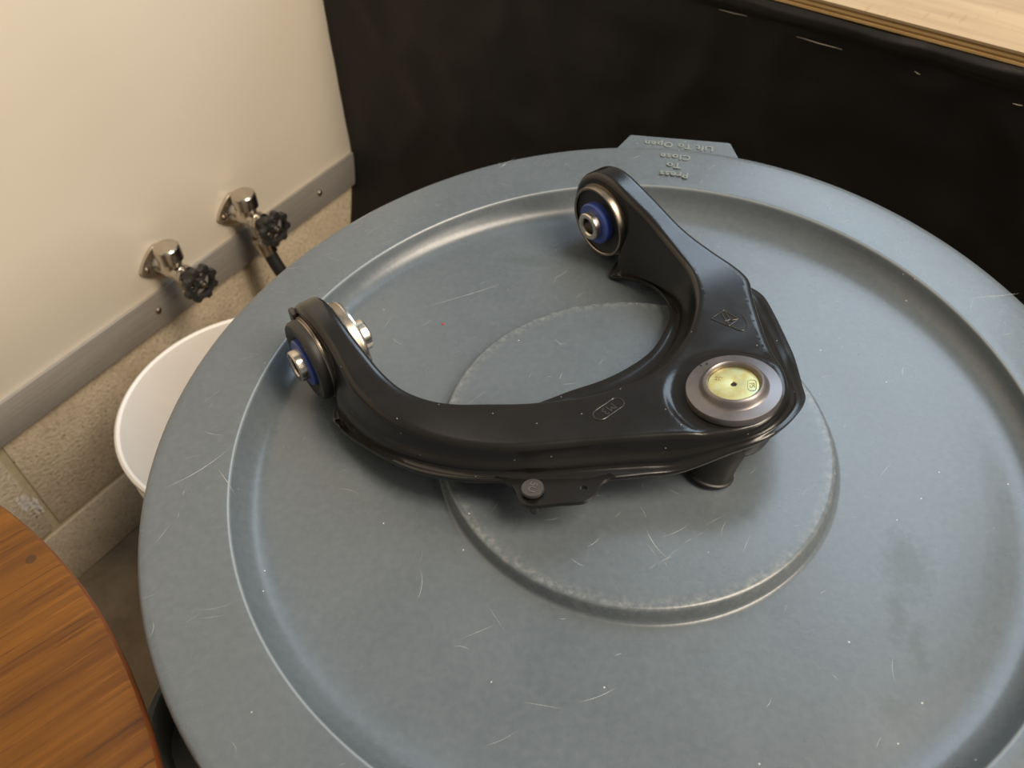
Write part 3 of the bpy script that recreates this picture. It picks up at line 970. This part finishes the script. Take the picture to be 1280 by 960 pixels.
# fill the top skin: constrained delaunay over a grid in developed coordinates
SC = 1000.0
pts = [Vector((p[0] * SC, p[1] * SC)) for p in ring0]


def inside(x, y):
    c_ = False; n_ = len(pts); j = n_ - 1
    for i in range(n_):
        if (pts[i].y > y) != (pts[j].y > y) and x < (pts[j].x - pts[i].x) * (y - pts[i].y) / (pts[j].y - pts[i].y) + pts[i].x: c_ = not c_
        j = i
    return c_


extra = []
y = UM * SC; row = 0
while y < 216:
    x = 10 + (1.1 if row % 2 else 0)
    while x < 270:
        if inside(x, y) and min((p.x - x) ** 2 + (p.y - y) ** 2 for p in pts) > 1.2 ** 2: extra.append(Vector((x, y)))
        x += 2.2
    y += 1.9; row += 1
ov, oe, of, orig_v, _, _ = delaunay_2d_cdt(pts + extra, [(i, (i + 1) % N) for i in range(N)], [list(range(N))], 1, 1e-5)
idmap = {}
for k, p in enumerate(ov):
    src = [q for q in orig_v[k] if q < N]
    if src: idmap[k] = rings[0][src[0]]
    else:
        idmap[k] = len(verts); verts.append(surf(p.x / SC, p.y / SC))
for fc in of:
    q = tuple(dict.fromkeys(idmap[k] for k in fc))
    if len(q) >= 3: faces.append(q)
body = link_mesh('arm_body', verts, faces, M_BLACK, arm, 60)

# seam weld flange tab with a hole and a rivet-like bolt
TAB = [(0.0500, 0.1395), (0.0515, 0.1410), (0.0543, 0.1473), (0.0538, 0.1539), (0.0519, 0.1591), (0.0530, 0.1656), (0.0664, 0.1748), (0.0778, 0.1819), (0.0849, 0.1816), (0.0898, 0.1788), (0.0945, 0.1777), (0.1004, 0.1797),
       (0.0985, 0.170), (0.076, 0.154), (0.058, 0.138)]
tz = lambda a, s: interp(s, [0.10, 0.14, 0.18, 0.25], [0.0095, 0.0165, 0.0210, 0.0230]) + 0.0002
front = catmull(TAB[:12], False, 0.002)
poly = list(front) + [(p[0], p[1]) for p in TAB[12:]]
HA, HS = 0.0821, 0.1752
hole = [(HA + 0.0021 * cos(2 * pi * i / 20), HS + 0.0021 * sin(2 * pi * i / 20)) for i in range(20)]
bm = prism_data(poly, -0.0030, 0.0, (hole,))
bmesh.ops.subdivide_edges(bm, edges=[e for e in bm.edges if e.calc_length() > 0.012], cuts=2)
for vtx in bm.verts:
    a, s, dz = vtx.co
    vtx.co = A3(a, s, tz(a, s) + dz)
bmesh.ops.recalc_face_normals(bm, faces=bm.faces)
me = bpy.data.meshes.new('bracket_tab'); bm.to_mesh(me); bm.free()
tabm = link_me('bracket_tab', me, M_BLACK, arm, 40)
TN = (EZ - E2 * 0.12 - E1 * 0.02).normalized()
bc = A3(0.0605, 0.1604, tz(0.06, 0.1604))
bolt = lathe('bolt', [(0, -0.0165), (0.0022, -0.0165), (0.0030, -0.0152), (0.0031, -0.003), (0.0031, 0.0008), (0.0057, 0.0008), (0.0061, 0.0016), (0.0061, 0.0030), (0.0057, 0.0036), (0, 0.0037)], bc, TN, M_BOLT, arm, 40)
bolt['label'] = 'dull steel bolt head with a hanging shank'


def surf_frame(P, N_, right):
    z = Vector(N_).normalized(); x = Vector(right); x = (x - z * x.dot(z)).normalized(); y = z.cross(x)
    m = Matrix((x, y, z)).transposed().to_4x4(); m.translation = P
    return m


text_mesh('head_marking', '5U', 0.0058, 0.00015, surf_frame(bc + TN * 0.0038, TN, (-0.1, -1, 0)), M_PHOS, bolt, 1.0)

# stamped emblem and size mark on the top skin
LG = [(0.2146, 0.1307), (0.2258, 0.1300), (0.2259, 0.1414), (0.2173, 0.1423), (0.2226, 0.1310), (0.2178, 0.1422), (0.2179, 0.1433), (0.2189, 0.1487), (0.2204, 0.1504), (0.2232, 0.1501), (0.2266, 0.1476), (0.2303, 0.1413), (0.2219, 0.1386)]


def on_top(p, h=0.0001): return surf(p[0], p[1], -h)


def stroke_path(pp, step=0.0012):
    o = []
    for a, b in zip(pp[:-1], pp[1:]):
        n_ = max(1, int(hypot(b[0] - a[0], b[1] - a[1]) / step))
        for k in range(n_): o.append((a[0] + (b[0] - a[0]) * k / n_, a[1] + (b[1] - a[1]) * k / n_))
    o.append(pp[-1])
    return [on_top(p) for p in o]


ev, ef = [], []
hook = catmull([LG[6], LG[7], LG[8], LG[9], LG[10], LG[11]], False, 0.0012)
for pp in ([LG[0], LG[1], LG[2], LG[3], LG[0]], [LG[4], LG[5]], [LG[1], (0.2216, 0.1395), LG[2]], [LG[12], (0.2188, 0.1375)], hook):
    v_, f_ = tube_data(stroke_path(pp), 0.00045, 6, False, len(ev))
    ev += v_; ef += f_
link_mesh('stamped_emblem', ev, ef, M_MARK, body, 60)
c0, c1 = Vector((0.1113, 0.1505)), Vector((0.1268, 0.1493))
dv = (c1 - c0).normalized(); nv = Vector((-dv.y, dv.x)); hw = 0.0039
cap = []
p0 = c0 + dv * 0.0016; p1 = c1 - dv * 0.0016
for i in range(13):
    a = -pi / 2 + pi * i / 12; q = p1 + dv * (hw * cos(a)) + nv * (hw * sin(a)); cap.append((q.x, q.y))
for i in range(13):
    a = pi / 2 + pi * i / 12; q = p0 + dv * (hw * cos(a)) + nv * (hw * sin(a)); cap.append((q.x, q.y))
cap.append(cap[0])
v_, f_ = tube_data(stroke_path(cap), 0.00045, 6)
link_mesh('stamped_capsule', v_, f_, M_MARK, body, 60)
mid = (c0 + c1) / 2
gx = 0.0005
P0 = on_top((mid.x, mid.y), 0.0001)
NS = ((on_top((mid.x + gx, mid.y)) - P0).cross(on_top((mid.x, mid.y + gx)) - P0)).normalized()
if NS.z < 0: NS = -NS
rt = on_top((mid.x - dv.x * 0.004, mid.y - dv.y * 0.004)) - P0
text_mesh('stamped_size_mark', 'M3', 0.0072, 0.00022, surf_frame(P0, NS, rt), M_MARK, body, 1.0)

# ball joint: flange, rolled rim, zinc cap, cup below, dust boot
JN = (EZ - E2 * 0.14 - E1 * 0.07).normalized()
JC = A3(BJA, BJS, 0.0445)
joint = lathe('ball_joint_flange', [(0.0120, -0.0050), (0.0248, -0.0050), (0.0254, -0.0044), (0.0254, -0.0012), (0.0250, -0.0003), (0.0242, 0.0), (0.0190, 0.0001), (0.0183, 0.0004), (0.0175, 0.0014), (0.0166, 0.0034), (0.0158, 0.0044), (0.0150, 0.0047), (0.0143, 0.0043), (0.0138, 0.0034), (0.0135, 0.0020), (0.0134, 0.0012)], JC, JN, M_PHOS, arm, 96)
joint['label'] = 'round grey-brown steel ball joint flange'
zc = lathe('cap', [(0.0016, -0.003), (0.0016, 0.0014), (0.0019, 0.0018), (0.0060, 0.0020), (0.0132, 0.0017), (0.0138, 0.0010)], JC, JN, M_ZINC, joint, 72)
zc['label'] = 'shiny yellow zinc cap with a centre hole'
lathe('centre_hole', [(0.0017, 0.0012), (0, 0.0010)], JC, JN, M_DARK, joint, 20)
jx, jy, jz = frame_from(JN, (1, 0, 0))      # jx roughly world +x, jy roughly world +y
for (dx, dy) in ((-0.0146, 0.0172), (-0.0178, 0.0158)):
    lathe('drain_hole', [(0.0007, 0.0002), (0, 0.00025)], JC + jx * dx + jy * dy, JN, M_DARK, joint, 12)
zx = JC + JN * 0.00185
text_mesh('cap_marking', 'PS', 0.0040, 0.0001, surf_frame(zx + jx * 0.0094 - jy * 0.0008, JN, jy * -1.0 + jx * 0.12), M_ZMARK, joint, 1.0)
cp = []
for i in range(28):
    a = 2 * pi * i / 28
    q = (abs(cos(a)) ** 4 + abs(sin(a)) ** 4) ** -0.25
    cp.append(zx + jx * (0.0094 + 0.0022 * q * cos(a)) + jy * (-0.0008 + 0.0040 * q * sin(a)))
v_, f_ = tube_data(cp, 0.00018, 5, True)
link_mesh('cap_outline', v_, f_, M_ZMARK, joint, 60)
text_mesh('cap_marking', '2D', 0.0036, 0.0001, surf_frame(zx - jx * 0.0078 + jy * 0.0036, JN, jx - jy * 0.15), M_ZMARK, joint, 1.0)
lathe('ball_joint_cup', [(0.0225, -0.006), (0.0225, -0.0255), (0.0218, -0.0310), (0.0202, -0.0350), (0.0172, -0.0380), (0.0130, -0.0392), (0, -0.0395)], JC, JN, M_BLACK, arm, 64)
FT = Vector((0.0445, -0.0225, -0.0083))
b0 = JC - JN * 0.0370
bd = (b0 - FT); BL = bd.length
lathe('dust_boot', [(0, 0.0), (0.0128, 0.0), (0.0136, 0.0008), (0.0136, 0.0019), (0.0127, 0.0026), (0.0125, 0.0036), (0.0127, 0.008), (0.0134, 0.014), (0.0144, 0.019), (0.0150, 0.024), (0.0130, 0.029), (0, 0.030)], FT, (bd.normalized() * 0.3 + EZ * 0.7), M_RUB, arm, 56)

# pivot bushings


def bushing(a0, label, proud, far):
    o = A3(a0, -0.0005, AX)
    q0 = 0.0128 if proud else 0.0086
    out_ring = lathe('bushing_ring', [(0.0236, q0 + 0.0006), (0.0242, q0), (0.0254, q0), (0.0258, q0 + 0.0006), (0.0258, 0.0140), (0.0267, 0.0141), (0.0267, 0.0152), (0.0262, 0.0155), (0.0262, far - 0.0060), (0.0258, far - 0.0055), (0.0258, far - 0.0005), (0.0252, far), (0.0240, far), (0.0236, far - 0.0008)], o, E1, M_BRASSY, arm, 80)
    out_ring['label'] = label
    if proud:
        lathe('rubber', [(0.0130, 0.0100), (0.0152, 0.0088), (0.0178, 0.0074), (0.0215, 0.0064), (0.0244, 0.0068), (0.0256, 0.0082), (0.0260, 0.0105), (0.0260, 0.0128), (0.0246, 0.0130), (0.0236, 0.0135), (0.0236, far - 0.003), (0.0230, far - 0.0008), (0.0170, far), (0.0120, far - 0.0005)], o, E1, M_RUB, out_ring, 72)
        lathe('end_ring', [(0.0226, far - 0.002), (0.0226, far + 0.0002), (0.0236, far + 0.0008), (0.0254, far + 0.0006), (0.0259, far - 0.0004), (0.0259, far - 0.0016)], o, E1, M_STEEL, out_ring, 72)
    else:
        lathe('rubber', [(0.0100, 0.0110), (0.0150, 0.0112), (0.0205, 0.0120), (0.0238, 0.0105), (0.0238, far - 0.002), (0.0205, far - 0.003), (0.0100, far - 0.002)], o, E1, M_RUB, out_ring, 72)
    e = 0.0495 if proud else far + 0.0015
    lathe('blue_washer', [(0.0098, 0.0052), (0.0140, 0.0052), (0.0150, 0.0060), (0.0150, 0.0095), (0.0144, 0.0125), (0.0098, 0.0125)], o, E1, M_BLUE, out_ring, 56)
    if proud:
        lathe('steel_washer', [(0.0098, 0.0435), (0.0136, 0.0435), (0.0146, 0.0427), (0.0146, 0.0400), (0.0140, 0.0370), (0.0098, 0.0370)], o, E1, M_STEEL, out_ring, 56)
    lathe('sleeve', [(0.0058, 0.0012), (0.0066, 0.0002), (0.0092, 0.0), (0.0099, 0.0008), (0.0100, 0.0020), (0.0100, e - 0.002), (0.0099, e - 0.0008), (0.0092, e), (0.0066, e - 0.0002), (0.0058, e - 0.0012), (0.0058, 0.0012)], o, E1, M_STEEL, out_ring, 56)
    return out_ring


bushing(0.0, 'rubber bushing at the near left end, blue washer and steel sleeve', True, 0.0395)
bushing(0.2262, 'rubber bushing at the far end, bronze ring and blue washer', False, 0.0335)

# small stub of plate standing out behind the near left eye
mt = Matrix((E1, E2, EZ)).transposed().to_4x4(); mt.translation = AO
box('end_stub', (0.0128, -0.0265, 0.0270), (0.0165, -0.0185, 0.0372), M_BOLT, arm, 0.0012, mt)  # grey metal stands in for light reflected by black paint
